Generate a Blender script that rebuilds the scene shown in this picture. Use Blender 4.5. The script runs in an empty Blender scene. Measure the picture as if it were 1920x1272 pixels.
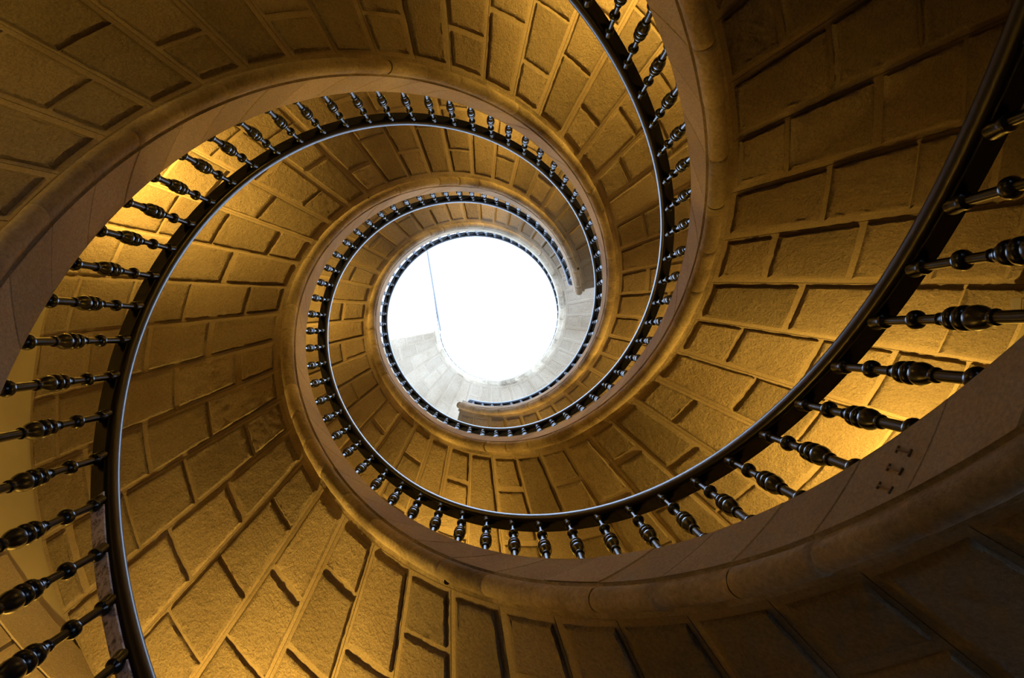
import bpy, math, random
import numpy as np
from mathutils import Matrix, Vector
random.seed(7); rng = np.random.default_rng(7)
COL = bpy.context.scene.collection
RAD = math.radians
# ------------------------------------------------------------ surveyed geometry (metres, well radius 1, camera height z = 0)
PITCH = 7.7168                       # rise of each ramp per full turn
HR, HT, RR = 0.8744, 0.2157, 1.0178  # handrail height, string height, handrail inner radius
R_OUT = 2.465                        # inner face of the tower wall
Z0 = dict(A=0.5928, B=3.1788, C=5.8308)
KN = np.radians(np.arange(-260, 361, 30))
DR = dict(
 A=[.0048,.0028,.0003,-.0037,-.0102,-.0197,-.0315,-.0424,-.0454,-.0284,-.0196,-.0168,-.0191,-.0256,-.0123,.0057,.0019,-.0025,.0138,.0127,.0070],
 B=[-.0016,.0011,.0040,.0072,.0102,.0118,.0093,-.0011,-.0130,-.0368,-.0574,-.0519,-.0557,-.0669,-.0406,.0020,.0132,.0132,.0243,.0351,.0363],
 C=[.0699,.0667,.0615,.0481,.0367,.0244,.0166,.0099,-.0093,-.0175,-.0150,-.0080,-.0039,-.0013,.0002,.0007,.0008,.0007,.0004,.0002,0])
RANGE = dict(A=(-88, 347), B=(-206, 530), C=(-330, 104))
# smooth the irregularity of the well (cubic through the knots)
def _dr(k, th):
    y = np.array(DR[k]); th = np.clip(th, KN[0], KN[-1]); h = KN[1]-KN[0]
    x = (th-KN[0])/h; i = np.clip(np.floor(x).astype(int), 0, len(y)-2); t = x-i
    p0 = y[np.clip(i-1,0,None)]; p1 = y[i]; p2 = y[i+1]; p3 = y[np.clip(i+2,None,len(y)-1)]
    return p1+.5*t*(p2-p0+t*(2*p0-5*p1+4*p2-p3+t*(3*(p1-p2)+p3-p0)))
def zf(k, th): return Z0[k]+PITCH*th/(2*math.pi)
def P3(k, th, r, dz, full=False):
    th = np.asarray(th, float); r = np.asarray(r, float); dz = np.asarray(dz, float)
    w = 1.0 if full else np.clip((R_OUT-r)/(R_OUT-1.1), 0, 1)
    rr = r+_dr(k, th)*w
    return np.stack(np.broadcast_arrays(rr*np.cos(th), rr*np.sin(th), zf(k, th)+dz), -1)
# ------------------------------------------------------------ mesh helpers
def link(name, me, mat, parent=None, smooth=True):
    if mat is not None: me.materials.append(mat)
    o = bpy.data.objects.new(name, me); COL.objects.link(o)
    if parent is not None: o.parent = parent
    return o
class MB:
    def __init__(s): s.v=[]; s.f=[]; s.t=[]; s.n=0
    def grid(s, V, tone=1.0, flip=False, closed=False):
        a, b = V.shape[:2]; idx = np.arange(a*b).reshape(a, b)+s.n
        if closed: idx = np.concatenate([idx, idx[:, :1]], 1)
        q = np.stack([idx[:-1,:-1], idx[1:,:-1], idx[1:,1:], idx[:-1,1:]], -1).reshape(-1,4)
        if flip: q = q[:, ::-1]
        s.v.append(V.reshape(-1,3)); s.f.extend(q.tolist())
        s.t.append(np.full(a*b, tone) if np.isscalar(tone) else np.asarray(tone).ravel()); s.n += a*b
    def face(s, V, flip=False):
        V = np.asarray(V, float); i = list(range(s.n, s.n+len(V)))
        s.f.append(i[::-1] if flip else i); s.v.append(V); s.t.append(np.ones(len(V))); s.n += len(V)
    def box(s, M, sx, sy, sz):
        c = np.array([[x,y,z] for x in (-sx/2,sx/2) for y in (-sy/2,sy/2) for z in (-sz/2,sz/2)])
        c = np.array([list(M@Vector(p)) for p in c])
        n = s.n; s.v.append(c); s.t.append(np.ones(8)); s.n += 8
        for f in ((0,1,3,2),(4,6,7,5),(0,4,5,1),(2,3,7,6),(0,2,6,4),(1,5,7,3)): s.f.append([n+i for i in f])
    def lathe(s, prof, seg=20, M=None):
        a = np.linspace(0, 2*math.pi, seg, endpoint=False)
        V = np.stack([np.stack([r*np.cos(a), r*np.sin(a), np.full(seg, z)], -1) for r, z in prof])
        if M is not None:
            m = np.array(M); V = V@m[:3,:3].T+m[:3,3]
        s.grid(V, closed=True, flip=False)
    def build(s, name, mat, parent=None, smooth=True, angle=40):
        me = bpy.data.meshes.new(name)
        V = np.concatenate(s.v); me.from_pydata(V.tolist(), [], s.f); me.update()
        at = me.attributes.new('tone', 'FLOAT', 'POINT'); at.data.foreach_set('value', np.concatenate(s.t).astype(np.float32))
        if smooth:
            me.polygons.foreach_set('use_smooth', [True]*len(me.polygons))
            me.set_sharp_from_angle(angle=RAD(angle))
        return link(name, me, mat, parent)
def empty(name, loc, rz=0):
    o = bpy.data.objects.new(name, None); COL.objects.link(o); o.location = loc; o.rotation_euler = (0,0,rz); o.empty_display_size=.1
    bpy.context.view_layer.update()
    return o
def tag(o, label=None, cat=None, group=None, kind=None):
    if label: o['label'] = label
    if cat: o['category'] = cat
    if group: o['group'] = group
    if kind: o['kind'] = kind
    return o
def unparent_loc(o, root):           # mesh coordinates are world ones: keep them in place under the root
    o.parent = root; o.matrix_parent_inverse = root.matrix_world.inverted()
# ------------------------------------------------------------ materials
def new_mat(name):
    m = bpy.data.materials.new(name); m.use_nodes = True; nt = m.node_tree
    return m, nt, nt.nodes['Principled BSDF']
def N(nt, t, **kw):
    n = nt.nodes.new(t)
    for k, v in kw.items():
        if k in n.inputs: n.inputs[k].default_value = v
        else: setattr(n, k, v)
    return n
def ramp(nt, fac, stops):
    r = nt.nodes.new('ShaderNodeValToRGB'); e = r.color_ramp.elements
    e[0].position, e[0].color = stops[0][0], (*stops[0][1], 1); e[1].position, e[1].color = stops[1][0], (*stops[1][1], 1)
    for p, c in stops[2:]: x = e.new(p); x.color = (*c, 1)
    nt.links.new(fac, r.inputs[0]); return r
def stone(name, cols, grain, bump, dist, rough=.92, big=1.6, lowf=.5):
    m, nt, b = new_mat(name); L = nt.links.new
    tc = N(nt, 'ShaderNodeTexCoord'); 
    n1 = N(nt, 'ShaderNodeTexNoise', Scale=big, Detail=6, Roughness=.62); L(tc.outputs['Object'], n1.inputs['Vector'])
    cr = ramp(nt, n1.outputs[0], [(.3, cols[0]), (.7, cols[2]), (.5, cols[1])])
    n2 = N(nt, 'ShaderNodeTexNoise', Scale=grain, Detail=5, Roughness=.7); L(tc.outputs['Object'], n2.inputs['Vector'])
    n3 = N(nt, 'ShaderNodeTexNoise', Scale=9.0, Detail=3, Roughness=.6); L(tc.outputs['Object'], n3.inputs['Vector'])
    at = N(nt, 'ShaderNodeAttribute', attribute_name='tone')
    mm = N(nt, 'ShaderNodeMapRange'); L(n2.outputs[0], mm.inputs[0]); mm.inputs[1].default_value=.3; mm.inputs[2].default_value=.7; mm.inputs[3].default_value=.72; mm.inputs[4].default_value=1.2
    mu = N(nt, 'ShaderNodeMath', operation='MULTIPLY'); L(mm.outputs[0], mu.inputs[0]); L(at.outputs['Fac'], mu.inputs[1])
    vm = N(nt, 'ShaderNodeVectorMath', operation='SCALE'); L(cr.outputs[0], vm.inputs[0]); L(mu.outputs[0], vm.inputs['Scale'])
    L(vm.outputs[0], b.inputs['Base Color']); b.inputs['Roughness'].default_value = rough
    b.inputs['Specular IOR Level'].default_value = .25
    vo = N(nt, 'ShaderNodeTexNoise', Scale=grain*.42, Detail=2, Roughness=.5); L(tc.outputs['Object'], vo.inputs['Vector'])
    a = N(nt, 'ShaderNodeMath', operation='MULTIPLY_ADD'); L(n2.outputs[0], a.inputs[0]); a.inputs[1].default_value=1.0; 
    v2 = N(nt, 'ShaderNodeMath', operation='MULTIPLY'); L(vo.outputs[0], v2.inputs[0]); v2.inputs[1].default_value=.9; L(v2.outputs[0], a.inputs[2])
    a2 = N(nt, 'ShaderNodeMath', operation='MULTIPLY_ADD'); L(n3.outputs[0], a2.inputs[0]); a2.inputs[1].default_value=lowf; L(a.outputs[0], a2.inputs[2])
    bp = N(nt, 'ShaderNodeBump', Strength=bump, Distance=dist); L(a2.outputs[0], bp.inputs['Height']); L(bp.outputs[0], b.inputs['Normal'])
    return m
M_ROUGH = stone('rough_granite', [(.232,.163,.095),(.292,.215,.133),(.344,.262,.172)], 95, 1.0, .012, lowf=.45)
M_SMOOTH = stone('dressed_granite', [(0.326,0.241,0.142),(0.399,0.304,0.189),(0.472,0.373,0.246)], 130, .5, .003)
M_MOULD = stone('worn_granite', [(0.157,0.107,0.063),(0.367,0.278,0.173),(0.483,0.378,0.251)], 80, .8, .006, big=3.2)
M_MARGIN = stone('tooled_granite', [(.245,.172,.100),(.306,.226,.140),(.361,.275,.181)], 120, .6, .004)
M_STEP = stone('step_granite', [(.34,.28,.21),(.42,.36,.28),(.48,.42,.34)], 70, .3, .004)
def simple(name, col, rough=.5, spec=.5, metal=0, bump=0, scale=30, coat=0):
    m, nt, b = new_mat(name); L = nt.links.new
    tc = N(nt, 'ShaderNodeTexCoord'); n = N(nt, 'ShaderNodeTexNoise', Scale=scale, Detail=4, Roughness=.6); L(tc.outputs['Object'], n.inputs['Vector'])
    r = ramp(nt, n.outputs[0], [(.25, tuple(c*.8 for c in col)), (.75, tuple(min(1, c*1.15) for c in col))]); L(r.outputs[0], b.inputs['Base Color'])
    b.inputs['Roughness'].default_value = rough; b.inputs['Specular IOR Level'].default_value = spec; b.inputs['Metallic'].default_value = metal
    b.inputs['Coat Weight'].default_value = coat; b.inputs['Coat Roughness'].default_value = .15
    if bump:
        bp = N(nt, 'ShaderNodeBump', Strength=bump, Distance=.003); L(n.outputs[0], bp.inputs['Height']); L(bp.outputs[0], b.inputs['Normal'])
    return m
M_PLASTER = simple('ochre_plaster', (.44,.36,.20), .95, .2, 0, .1, 1.2)
M_WHITE = simple('white_plaster', (.86,.86,.85), .95, .2, 0, .1, 8)
M_WOOD = simple('black_turned_wood', (.005,.006,.008), .26, .32, 0, .1, 60, .15)
M_RAIL = simple('dark_polished_rail', (.008,.005,.007), .30, .26, 0, .05, 25, .12)
M_DARK = simple('dark_recess', (.035,.025,.018), .95, .1, 0, 0, 20)
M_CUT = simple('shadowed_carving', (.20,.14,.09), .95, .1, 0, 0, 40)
M_BRASS = simple('dull_iron', (.06,.055,.05), .45, .5, .6, 0, 20)
M_BOX = simple('grey_enamel', (.42,.38,.36), .6, .4, 0, 0, 20)
M_EDGE = simple('grey_lead_edge', (.17,.16,.15), .95, .3, 0, 0, 20)
M_FLOOR = simple('floor_granite', (.30,.26,.21), .8, .3, 0, .3, 6)
# worn plate under the rail, daylight painted in as pale lilac
M_PLATE, nt, b = new_mat('worn_daylit_underside'); L = nt.links.new
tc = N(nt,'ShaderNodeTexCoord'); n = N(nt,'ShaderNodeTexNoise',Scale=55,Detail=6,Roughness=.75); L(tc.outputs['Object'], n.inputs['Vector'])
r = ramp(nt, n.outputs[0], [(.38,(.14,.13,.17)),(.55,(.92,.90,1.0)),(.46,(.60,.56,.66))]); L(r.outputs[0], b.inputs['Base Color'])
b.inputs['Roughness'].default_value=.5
# ------------------------------------------------------------ course layout
def joint(k, i):
    if k == 'A': return 123.9+(8.42*i if i >= 0 else 8.53*i)
    if k == 'B': return -16.25+8.32*i
    return -151.6+8.22*i
def is_even(k, i): return (i % 2 == 0) if k == 'A' else (i % 2 != 0)
EVEN = [1.10, 1.305, 1.65, 1.99, 2.31, 2.463]; ODD = [1.10, 1.48, 1.825, 2.16, 2.463]
def courses(k):
    lo, hi = RANGE[k]; i = -60; out = []
    while i < 90:
        a, c = joint(k, i), joint(k, i+1)
        if c > lo and a < hi: out.append((i, RAD(max(a, lo)), RAD(min(c, hi))))
        i += 1
    return out
CH, PN = -.038, -.062
def make_ramp(k, root):
    # --- soffit: smooth margin surface with a fine joint at every course, raised rough blocks between
    base = MB(); rs = np.concatenate([np.linspace(1.092, 1.2, 3), np.linspace(1.3, 2.463, 8)]); cs = courses(k)
    for i, t0, t1 in cs:
        nth = 6; V = np.zeros((nth+4, len(rs), 3))
        e = .0014/rs
        jit = rng.normal(0, .0015, len(rs))/rs
        for j, (tt, dz) in enumerate([(t0+0*rs, CH+.0045+0*rs), (t0+e, CH+0*rs)]+[(t0+(t1-t0)*u+0*rs, CH+0*rs) for u in np.linspace(.1,.9,nth)]+[(t1-e, CH+0*rs), (t1+0*rs, CH+.0045+0*rs)]):
            V[j] = P3(k, tt, rs, dz)
        base.grid(V, tone=rng.uniform(.93, 1.06), flip=False)
    # outer edge is closed by the wall; ends get a face
    for t, fl in ((cs[0][1], False), (cs[-1][2], True)):
        V = np.stack([P3(k, t, rs, CH+0*rs), P3(k, t, rs, .05+0*rs)]); base.grid(V, flip=fl)
    so = base.build('soffit', M_MARGIN, None); unparent_loc(so, root)
    blk = MB()
    for i, t0, t1 in cs:
        if (t1-t0) < RAD(3): continue
        end_smooth = (k in 'AC' and t1 > RAD(RANGE[k][1]-9)) or (k == 'B' and t1 > RAD(340))
        B = EVEN if is_even(k, i) else ODD
        c = rng.uniform(.010, .018); cm = rng.uniform(.010, .020)
        for a, bb in zip(B[:-1], B[1:]):
            a2 = a+(.014 if a == 1.10 else rng.uniform(.008, .013)+rng.normal(0,.005)); b2 = bb-(.022 if bb > 2.4 else rng.uniform(.008,.013)+rng.normal(0,.005))
            if b2-a2 < .05: continue
            ni, nj = 12, 14
            drop = (PN if not end_smooth else CH-.006)+rng.normal(0, .0025)*(0 if end_smooth else 1)
            u = np.concatenate([[0, 0], np.linspace(0, 1, ni), [1, 1]]); v = np.concatenate([[0, 0], np.linspace(0, 1, nj), [1, 1]])
            U, W = np.meshgrid(u, v, indexing='ij')
            I, J = np.meshgrid(np.arange(ni+4), np.arange(nj+4), indexing='ij')
            d = np.minimum(np.minimum(I, ni+3-I), np.minimum(J, nj+3-J))
            inset = np.where(d == 0, 0, np.where(d == 1, .005, .010))
            dz = np.where(d == 0, CH+.002, np.where(d == 1, drop+.010, drop))
            rad = a2+(b2-a2)*W; dz = CH+.002+(dz-CH-.002)*np.sqrt(1+(PITCH/2/math.pi/rad)**2)*.62
            rad = np.where(W < .5, rad+inset*(J <= 2), rad-inset*(J >= nj+1))
            su = np.where(I <= 2, inset, np.where(I >= ni+1, -inset, 0))
            ang = (t0+c/rad)+((t1-cm/rad)-(t0+c/rad))*U+su/rad
            nz = rng.normal(0, .0022, U.shape); nz[d == 0] = 0
            edge = (d == 1)|(d == 2)
            ang = ang+np.where(edge, rng.normal(0, .0009, U.shape), 0)/rad; rad = rad+np.where(edge, rng.normal(0, .0009, U.shape), 0)
            if end_smooth: nz *= .3
            tn = rng.uniform(.76, 1.18) if not end_smooth else rng.uniform(1.04, 1.22)
            blk.grid(P3(k, ang, rad, dz+nz), tone=tn, flip=False)
    bo = blk.build('soffit_block_facing', M_ROUGH, None, angle=55); unparent_loc(bo, root)
    # --- roll moulding along the inner edge, cut at every joint
    # section (r, n): n is measured square to the slope of the ramp, so joints lie square across the roll
    prof = [(1.0, 0.0), (1.005, -.0012), (1.009, -.004), (1.0085, -.007), (1.0055, -.0105)]
    cx_, cn_, rr_ = 1.0335, -.0295, .0335
    for a in np.radians(np.linspace(150, 372, 16)): prof.append((cx_+rr_*math.cos(a), cn_+rr_*math.sin(a)))
    prof += [(1.0672, -.0235), (1.072, -.0215), (1.080, -.0235), (1.0975, CH*.648)]
    prof = np.array(prof); mb = MB(); ctr = np.array([cx_, cn_]); tanp = PITCH/(2*math.pi)
    def tilt(t, q):
        cp = 1/np.sqrt(1+(tanp/q[:,0])**2); sp_ = tanp/q[:,0]*cp
        return P3(k, t-q[:,1]*sp_/q[:,0], q[:,0], q[:,1]/cp)
    for i, t0, t1 in cs:
        w = .0035; jd = rng.uniform(.001, .008)
        us = [(t0, -jd), (t0+w, 0)]+[(t0+(t1-t0)*u, 0) for u in (.12,.25,.4,.55,.7,.85)]+[(t1-w, 0), (t1, -jd)]
        bulge = rng.normal(0, .0016); V = np.zeros((len(us), len(prof), 3)); ph = rng.uniform(0, 6)
        for j, (tt, off) in enumerate(us):
            wav = .0007*math.sin(ph+j*1.3)
            q = ctr+(prof-ctr)*(1+(off+(0 if j in (0, len(us)-1) else bulge+wav))/rr_)
            q[:5] = prof[:5]; q[-4:] = prof[-4:]
            V[j] = tilt(tt, q)
        mb.grid(V, tone=rng.uniform(.78, 1.15), flip=False)
    for t, fl in ((cs[0][1], True), (cs[-1][2], False)):
        mb.face(tilt(t, prof), flip=fl)
    mo = mb.build('edge_moulding', M_MOULD, None, angle=60); unparent_loc(mo, root)
    # --- string: face cut by level bed joints (one per step), top and back
    sh = HT/PITCH*2*math.pi; st = MB(); vs = np.linspace(0, 1, 7); lo, hi = RAD(RANGE[k][0]), RAD(RANGE[k][1])
    for i, t0, t1 in courses_ext(k):
        w = .0025; us = [(t0, .0028), (t0+w, 0)]+[(t0+(t1-t0)*u, 0) for u in (.2,.4,.6,.8)]+[(t1-w, 0), (t1, .0028)]
        V = np.zeros((len(us), len(vs), 3)); tb = rng.normal(0, .0009)
        for j, (tt, off) in enumerate(us):
            th = tt-vs*sh; bot = zf(k, tt)
            over = th > hi; under = th < lo
            thc = np.clip(th, lo, hi)
            p = P3(k, thc, 1.0+off+tb, 0*vs)
            p[:, 2] = np.clip(bot, zf(k, thc), zf(k, thc)+HT)
            V[j] = p
        st.grid(V, tone=rng.uniform(.90, 1.1), flip=True)
    ths = np.linspace(lo, hi, int((hi-lo)/RAD(2.5))+2)
    sec = [(1.0, HT), (1.0, HT), (1.098, HT), (1.098, HT), (1.098, -.03)]
    V = np.stack([P3(k, ths, a, c) for a, c in sec], 1); st.grid(V, flip=True)
    for t, fl in ((lo, True), (hi, False)):
        st.face(P3(k, t, [1.0, 1.098, 1.098, 1.0], [-.0, -.0, HT, HT]), flip=fl)
    so2 = st.build('string', M_SMOOTH, None, angle=35); unparent_loc(so2, root)
    # --- steps on top
    sp = MB()
    for i, t0, t1 in cs:
        z = zf(k, t0)+.165; rs2 = np.array([1.098, 1.6, 2.463]); tts = np.linspace(t0, t1, 4)
        def pp(t, r, zz):
            q = P3(k, t, r, 0*r); q[..., 2] = zz; return q
        sp.grid(np.stack([pp(t, rs2, z) for t in tts]), flip=False)
        below = zf(k, t0)-.018
        sp.grid(np.stack([pp(t0, rs2, below), pp(t0, rs2, z)]), flip=False)
    s3 = sp.build('steps', M_STEP, None, smooth=False); unparent_loc(s3, root)
def courses_ext(k):
    lo, hi = RANGE[k]; out = []; i = -60
    while i < 95:
        a, c = joint(k, i), joint(k, i+1)
        if c > lo and a < hi+12: out.append((i, RAD(a), RAD(c)))
        i += 1
    return out
names = dict(
 A=('stone spiral ramp with numeral III carved on it, ending right of the bright opening', 'A'),
 B=('stone spiral ramp climbing highest, its whitened underside curling round the bright opening', 'B'),
 C=('stone spiral ramp whose broken end shows just below the bright opening', 'C'))
roots = {}
for k in 'ABC':
    t = RAD(RANGE[k][0]); root = empty('spiral_staircase', tuple(float(x) for x in P3(k, t, 1.8, 0)), 0)
    tag(root, names[k][0], 'staircase', 'intertwined spiral ramps'); make_ramp(k, root); roots[k] = root
# ------------------------------------------------------------ carved numeral III on the string of ramp A, and two holes
ins = MB()
def on_face(th, z, r=1.0):
    q = P3('A', RAD(th), r, 0); q[2] = z; return Vector(q)
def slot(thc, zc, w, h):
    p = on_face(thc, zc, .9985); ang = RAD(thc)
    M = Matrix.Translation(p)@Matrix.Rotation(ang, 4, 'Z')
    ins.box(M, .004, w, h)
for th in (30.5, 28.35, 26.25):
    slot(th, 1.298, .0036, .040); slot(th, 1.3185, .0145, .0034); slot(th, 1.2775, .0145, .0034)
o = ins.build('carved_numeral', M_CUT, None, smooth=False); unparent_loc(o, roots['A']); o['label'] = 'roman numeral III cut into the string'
for a_, r_, dz_, q_ in ((335.5, 1.065, -.0893, .012), (90.4, 1.058, -.086, .010), (176.3, 1.118, CH-.001, .006), (224.0, 1.06, -.085, .006)):
    hl = MB(); hl.lathe([(0,0),(q_*.9,0),(q_,.001),(q_,.012)], 12, Matrix.Translation(Vector(P3('A', RAD(a_), r_, dz_))))
    o = hl.build('drill_hole', M_DARK, None); unparent_loc(o, roots['A'])
# ------------------------------------------------------------ balustrades
bal = MB()
prof_t = [(0,.0200),(.010,.0200),(.050,.0165),(.056,.0172),(.066,.0175),(.074,.0165),(.080,.0125),(.086,.0095),(.238,.0095),(.242,.0135),(.248,.0168),(.257,.0194),(.268,.0200),(.279,.0194),(.288,.0168),(.294,.0135),(.298,.0095),
 (.395,.0100),(.400,.0125),(.408,.0125),(.412,.0105),(.425,.0115),(.438,.0150),(.446,.0160),(.449,.0140),(.453,.0150),(.459,.0195),(.468,.0222),(.478,.0230),(.488,.0222),(.497,.0195),(.501,.0165),(.504,.0165),(.509,.0205),(.518,.0235),(.529,.0243),(.540,.0235),(.549,.0205),(.553,.0170),(.557,.0170),(.562,.0205),(.572,.0230),(.588,.0235),(.606,.0222),(.624,.0190),(.640,.0150),(.650,.0120),(.655,.0120),(.659,.0148),(.668,.0155),(.676,.0148),(.680,.0112),
 (.835,.0115),(.839,.0150),(.846,.0188),(.857,.0215),(.868,.0224),(.879,.0215),(.890,.0188),(.897,.0150),(.901,.0115),(.950,.0120),(.954,.0165),(1.0,.0170)]
LEN = .600
bal.lathe([(r, LEN*(1-t)) for t, r in reversed(prof_t)], 18)
bal_me = None
def bal_pos(k, thd): return P3(k, RAD(thd), 1.050, HT, True)
BSP = dict(A=(41.4, 6.05), B=(9.2, 6.05), C=(-47.7, 6.05))
rail_sec = np.array([(1.030,.812),(1.055,.810),(1.076,.813),(1.0820,.822),(1.0820,.848),(1.076,.862),(1.062,.875),(1.042,.880),(1.028,.8765),(1.0195,.867),(1.0178,.852),(1.0185,.836),(1.0225,.821)])
END = dict(A=339.5, B=528, C=99.8)
blab = dict(
 A='black turned balustrade sweeping in from the right edge, its rail ending right of the opening',
 B='black turned balustrade entering at top centre and ringing the bright opening most closely',
 C='black turned balustrade entering at lower left and stopping just below the bright opening')
proto = None
for k in 'ABC':
    lo = RANGE[k][0]+1; hi = END[k]
    root = empty('balustrade', tuple(float(x) for x in P3(k, RAD(lo), 1.055, HT, True)), 0)
    tag(root, blab[k], 'railing', 'balustrades of the spiral ramps')
    ths = np.radians(np.linspace(lo, hi, int((hi-lo)/1.5)))
    back = np.clip((ths-RAD(340))/RAD(20), 0, 1)*(.013 if k == 'B' else 0)
    V = np.stack([P3(k, ths, a+back, c, True) for a, c in rail_sec], 1)
    rm = MB(); 
    # the upper end curls down and outwards
    ext = []
    if k in 'AC':
        for s in np.linspace(.12, 1, 9):
            cc = rail_sec.copy(); cen = np.array([1.064, .840]); sc = math.sqrt(max(0, 1-s*s))*.92+.08
            cc = cen+(cc-cen)*sc; cc[:,0] += .012*s*s; cc[:,1] -= .02*s*s
            ext.append(P3(k, RAD(hi+2.2*s), cc[:,0], cc[:,1], True))
        V = np.concatenate([V, np.stack(ext)])
    rm.grid(V, closed=True, flip=True); rm.face(V[0]); rm.face(V[-1], flip=True)
    o = rm.build('handrail', M_RAIL, None, angle=60); unparent_loc(o, root); o['label'] = 'dark polished handrail'
    # iron strip under the rail
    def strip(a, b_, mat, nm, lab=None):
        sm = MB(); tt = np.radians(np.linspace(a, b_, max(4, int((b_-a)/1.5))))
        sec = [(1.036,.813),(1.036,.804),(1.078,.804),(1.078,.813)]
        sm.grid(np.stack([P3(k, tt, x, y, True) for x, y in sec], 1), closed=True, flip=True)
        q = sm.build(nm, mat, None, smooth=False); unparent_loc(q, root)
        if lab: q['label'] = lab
    if k == 'C':
        strip(lo, -216, M_PLATE, 'rail_strip', 'worn silvery strip under the rail with daylight put into its colour'); strip(-216, hi-1, M_WOOD, 'rail_strip')
    else: strip(lo, hi-1, M_WOOD, 'rail_strip')
    b0, sp_ = BSP[k]; n0 = math.ceil((lo+1-b0)/sp_); n1 = math.floor((hi-.5-b0)/sp_)
    angs = [b0+sp_*i for i in range(n0, n1+1)]
    if k == 'B': lower = [a for a in angs if a < -66]; angs = [a for a in angs if a >= -66][:100]
    else: lower = []
    bpy.context.view_layer.update()
    for a in angs:
        pos = Vector(bal_pos(k, a))
        if proto is None:
            proto = bal.build('baluster', M_WOOD, None, angle=35); q = proto
        else:
            q = proto.copy(); COL.objects.link(q)
        q.parent = root; q.matrix_parent_inverse = Matrix.Identity(4)
        q.location = pos-root.location; q.rotation_euler = (0, 0, RAD(a))
    if lower:
        lm = MB()
        for a in lower:
            lm.lathe([(r, LEN*(1-t)) for t, r in reversed(prof_t)], 12, Matrix.Translation(Vector(bal_pos(k, a))))
        q = lm.build('baluster_row', M_WOOD, None, angle=35); unparent_loc(q, root); q['kind'] = 'stuff'
# ------------------------------------------------------------ tower shell
def cyl_wall(name, z0, z1, mat, th0=0, th1=360, r0=R_OUT, r1=R_OUT+.3, n=None):
    n = n or max(3, int((th1-th0)/4)); mb = MB(); tt = np.radians(np.linspace(th0, th1, n+1))
    c, s = np.cos(tt), np.sin(tt); ring = lambda r, z: np.stack([r*c, r*s, z+0*c], -1)
    sec = [(r0,z0),(r0,z1),(r1,z1),(r1,z0)]
    mb.grid(np.stack([ring(r, z) for r, z in sec], 1), closed=True, flip=True)
    if th1-th0 < 359.9:
        for i, fl in ((0, False), (-1, True)): mb.face(np.array([[r*c[i], r*s[i], z] for r, z in sec]), flip=fl)
    return mb.build(name, mat, None, angle=30)
W0, W1, WZ0, WZ1 = 206, 211, .45, 1.15           # low unseen window, added to light the foot of the well
tag(cyl_wall('wall_tower', -1.55, .25, M_PLASTER, 8, 264), kind='structure')       # unseen openings added for daylight: doorway at 0 degrees, low gap at 267
tag(cyl_wall('wall_tower', -1.55, .25, M_PLASTER, 270, 352), kind='structure')
tag(cyl_wall('wall_tower', -1.55, -.65, M_PLASTER, 264, 270), kind='structure')
tag(cyl_wall('wall_tower', .25, WZ0, M_PLASTER), kind='structure')
tag(cyl_wall('wall_tower', WZ1, 8.35, M_PLASTER), kind='structure')
tag(cyl_wall('wall_tower', WZ0, WZ1, M_PLASTER, W1-360, W0), kind='structure')
df = MB()
for a_ in (-7.4, 7.4):
    t = RAD(a_); df.box(Matrix.Translation((2.50*math.cos(t), 2.50*math.sin(t), -.65))@Matrix.Rotation(t, 4, 'Z'), .08, .05, 1.8)
df.box(Matrix.Translation((2.50, 0, .215)), .08, .66, .06); tag(df.build('door_added_1', M_WHITE, None, smooth=False), kind='structure')
wf = MB()
for a_ in (W0, (W0+W1)/2, W1):
    t = RAD(a_); wf.box(Matrix.Translation((2.60*math.cos(t), 2.60*math.sin(t), (WZ0+WZ1)/2))@Matrix.Rotation(t, 4, 'Z'), .05, .05, WZ1-WZ0)
t = RAD((W0+W1)/2)
for z_ in (WZ0+.03, (WZ0+WZ1)/2, WZ1-.03): wf.box(Matrix.Translation((2.585*math.cos(t), 2.585*math.sin(t), z_))@Matrix.Rotation(t, 4, 'Z'), .04, (W1-W0)*.043, .04)
tag(wf.build('window_added_1', M_WHITE, None, smooth=False), kind='structure')
fl = MB(); a = np.radians(np.linspace(0, 360, 73))[:-1]
for r0, r1 in ((0, .01), (.01, 2.5)): pass
fl.lathe([(2.5,-1.75),(2.5,-1.55),(1.2,-1.55),(0.001,-1.55)], 72)
tag(fl.build('floor', M_FLOOR, None), kind='structure')
# stone lintel course of the doorway behind the left balusters
lt = MB()
for z0, z1, a0, a1 in ((3.215, 3.48, 112, 131.2), (3.215, 3.48, 131.6, 149.5), (3.215, 3.48, 149.9, 158), (2.93, 3.208, 110, 126), (2.93,3.208,126.4,140.9),(2.93,3.208,141.3,158), (1.5, 2.924, 110, 116),(1.5,2.924,152,158)):
    tt = np.radians(np.linspace(a0, a1, 9)); c, s = np.cos(tt), np.sin(tt)
    sec = [(R_OUT+.02,z0),(R_OUT-.012,z0),(R_OUT-.018,z0+.006),(R_OUT-.018,z1-.006),(R_OUT-.012,z1),(R_OUT+.02,z1)]
    lt.grid(np.stack([np.stack([r*c, r*s, z+0*c], -1) for r, z in sec], 1), closed=True, tone=random.uniform(.85,1.1))
    for i in (0, -1): lt.face(np.array([[r*c[i], r*s[i], z] for r, z in sec]), flip=(i == -1))
tag(lt.build('trim_1', M_SMOOTH, None), kind='structure')
# upper lantern: white piers with tall openings between, ring beam on top
tag(cyl_wall('wall_upper', 8.35, 9.6, M_WHITE, 0, 360), kind='structure')
mb_i = 0
for i in range(8):
    a0 = i*45+8; tag(cyl_wall('wall_pier', 9.6, 16.2, M_WHITE, a0, a0+9), kind='structure')
tag(cyl_wall('wall_crown', 16.2, 17.0, M_WHITE, 0, 360), kind='structure')
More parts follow.
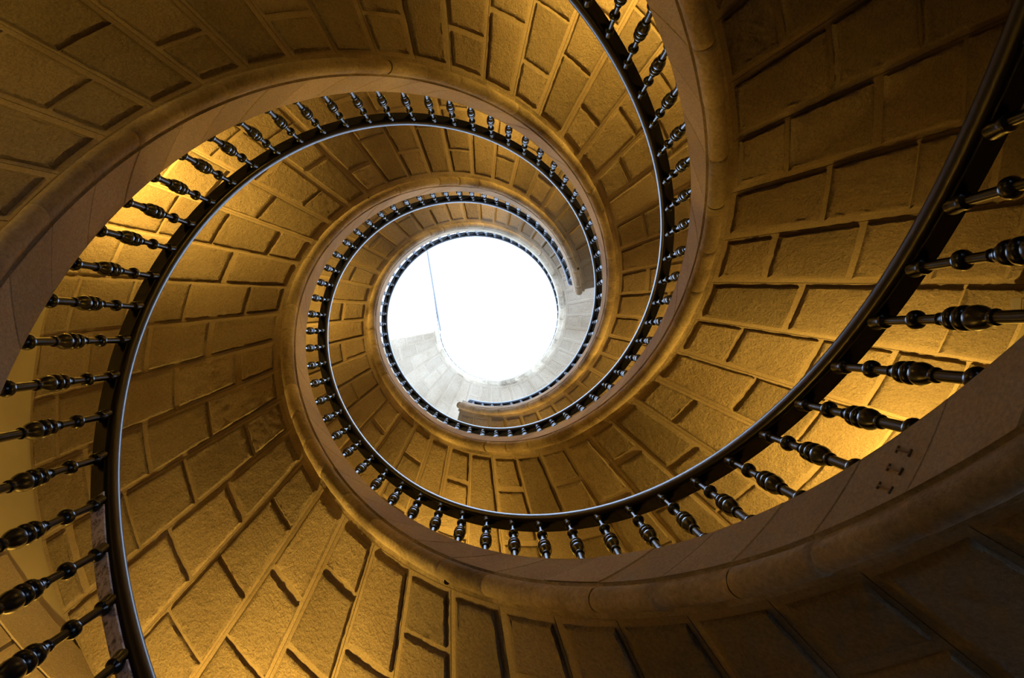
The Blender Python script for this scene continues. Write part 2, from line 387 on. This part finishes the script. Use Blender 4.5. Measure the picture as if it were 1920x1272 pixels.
# top landing: white slab whose straight free edge crosses the left of the opening
zt = 14.56
tt = np.radians(np.linspace(170.2, 232, 24)); arc = np.stack([2.463*np.cos(tt), 2.463*np.sin(tt)], -1)
inner = [np.array([-1.385, -2.035]), np.array([-1.245, -1.41]), np.array([-1.02, .175])]
poly = np.concatenate([arc, np.array(inner)])
ld = MB(); m = len(poly)
ld.face([(x, y, zt) for x, y in poly]); ld.face([(x, y, zt+.16) for x, y in poly], flip=True)
V = np.stack([np.concatenate([poly, poly[:1]]), np.concatenate([poly, poly[:1]])], 1)
V = np.concatenate([V, np.zeros((m+1, 2, 1))], -1); V[:,0,2] = zt; V[:,1,2] = zt+.16
ld.grid(V)
lo_ = ld.build('ceiling', M_WHITE, None, smooth=False); tag(lo_, kind='structure')
# edge trim of the landing
e = MB(); p0, p1 = Vector((-1.02,.175,zt+.08)), Vector((-1.385,-2.035,zt+.08))
d = (p1-p0); Mx = Matrix.Translation((p0+p1)/2+Vector((.03,0,0)))@Matrix.Rotation(math.atan2(d.y, d.x), 4, 'Z')
e.box(Mx, d.length, .022, .17); tag(e.build('trim_2', M_EDGE, None, smooth=False), kind='structure')
# ------------------------------------------------------------ wall lamps (uplighters) and the small box at the right
def sconce(thd, z, power, lab, rad=2.36):
    t = RAD(thd); root = empty('wall_lamp', (R_OUT*math.cos(t), R_OUT*math.sin(t), z-.12), t+math.pi)
    tag(root, lab, 'lamp', 'uplighters on the tower wall')
    w = MB(); w.box(Matrix.Translation((.012,0,.05)), .024, .08, .14)
    o = w.build('wall_plate', M_BRASS, root, smooth=False)
    bw = MB(); bw.lathe([(.004,0),(.03,.006),(.055,.03),(.07,.07),(.072,.075),(.066,.072),(.05,.032),(.02,.012),(.004,.01)], 20, Matrix.Translation((R_OUT-rad, 0, 0)))
    o = bw.build('bowl', M_BRASS, root)
    ld_ = bpy.data.lights.new('bulb', 'POINT'); ld_.energy = power; ld_.color = (1.0, .645, .13); ld_.shadow_soft_size = .025
    lo2 = bpy.data.objects.new('bulb', ld_); COL.objects.link(lo2); lo2.parent = root; lo2.location = (R_OUT-rad, 0, .068)
def zs(k, th): return zf(k, RAD(th))-.05
PW = 1.0
LAMPS = [('A',206,.54,100),('A',118,.66,135),('B',29,.72,98),('C',-57,.75,105),('B',108,.8,112),('A',292,.8,112),('B',195,.8,112),('C',30,.8,108),('C',-160,.95,18),('C',-126,1.35,14),('B',280,.8,95),('C',82,.8,75)]  # weakest C lamp is added warm fill for the lower right string
for k, th, dn, pw in LAMPS:
    sconce(th, zs(k, th)-dn, pw*PW, 'iron uplighter on the tower wall %s' % {('A',206):'behind the bright gap at upper left',('A',125):'beyond the lower left corner',('B',30):'behind the bright gap at lower right',('C',-57):'behind the bright gap at top right'}.get((k,th), 'hidden behind the stone ramps'))
t = RAD(2.8); root = empty('junction_box', (R_OUT*math.cos(t), R_OUT*math.sin(t), 3.10), t+math.pi)
tag(root, 'small grey box fixed to the wall at the right edge', 'box')
w = MB(); w.box(Matrix.Translation((.067,0,0)), .126, .075, .062); w.build('housing', M_BOX, root, smooth=False)
w = MB(); w.box(Matrix.Translation((.067,0,-.035)), .116, .065, .008); w.build('lit_underside', M_PLASTER, root, smooth=False)  # yellow light on the box's underside, painted as an ochre plate
# ------------------------------------------------------------ daylight
wd = bpy.data.worlds.new('sky'); bpy.context.scene.world = wd; wd.use_nodes = True
bg = wd.node_tree.nodes['Background']; bg.inputs[0].default_value = (.48,.665,1.0,1); bg.inputs[1].default_value = 7.8
# ------------------------------------------------------------ camera
CX, CY, TA, TB = .1662, .2252, .0073, -.0165
Rx = np.array([[1,0,0],[0,math.cos(TA),-math.sin(TA)],[0,math.sin(TA),math.cos(TA)]])
Ry = np.array([[math.cos(TB),0,math.sin(TB)],[0,1,0],[-math.sin(TB),0,math.cos(TB)]])
Rm = Rx@Ry
cd = bpy.data.cameras.new('camera'); cam = bpy.data.objects.new('camera', cd); COL.objects.link(cam)
cd.sensor_fit = 'HORIZONTAL'; cd.sensor_width = 36; cd.lens = 36*1400/1920; cd.clip_start = .02; cd.clip_end = 200
M = Matrix(((Rm[0][0], -Rm[1][0], -Rm[2][0], CX), (Rm[0][1], -Rm[1][1], -Rm[2][1], CY), (Rm[0][2], -Rm[1][2], -Rm[2][2], 0), (0,0,0,1)))
cam.matrix_world = M
sc = bpy.context.scene; sc.camera = cam
sc.view_settings.view_transform = 'Standard'; sc.view_settings.look = 'None'; sc.view_settings.gamma = 1; sc.view_settings.exposure = 0
sc.view_settings.use_curve_mapping = False
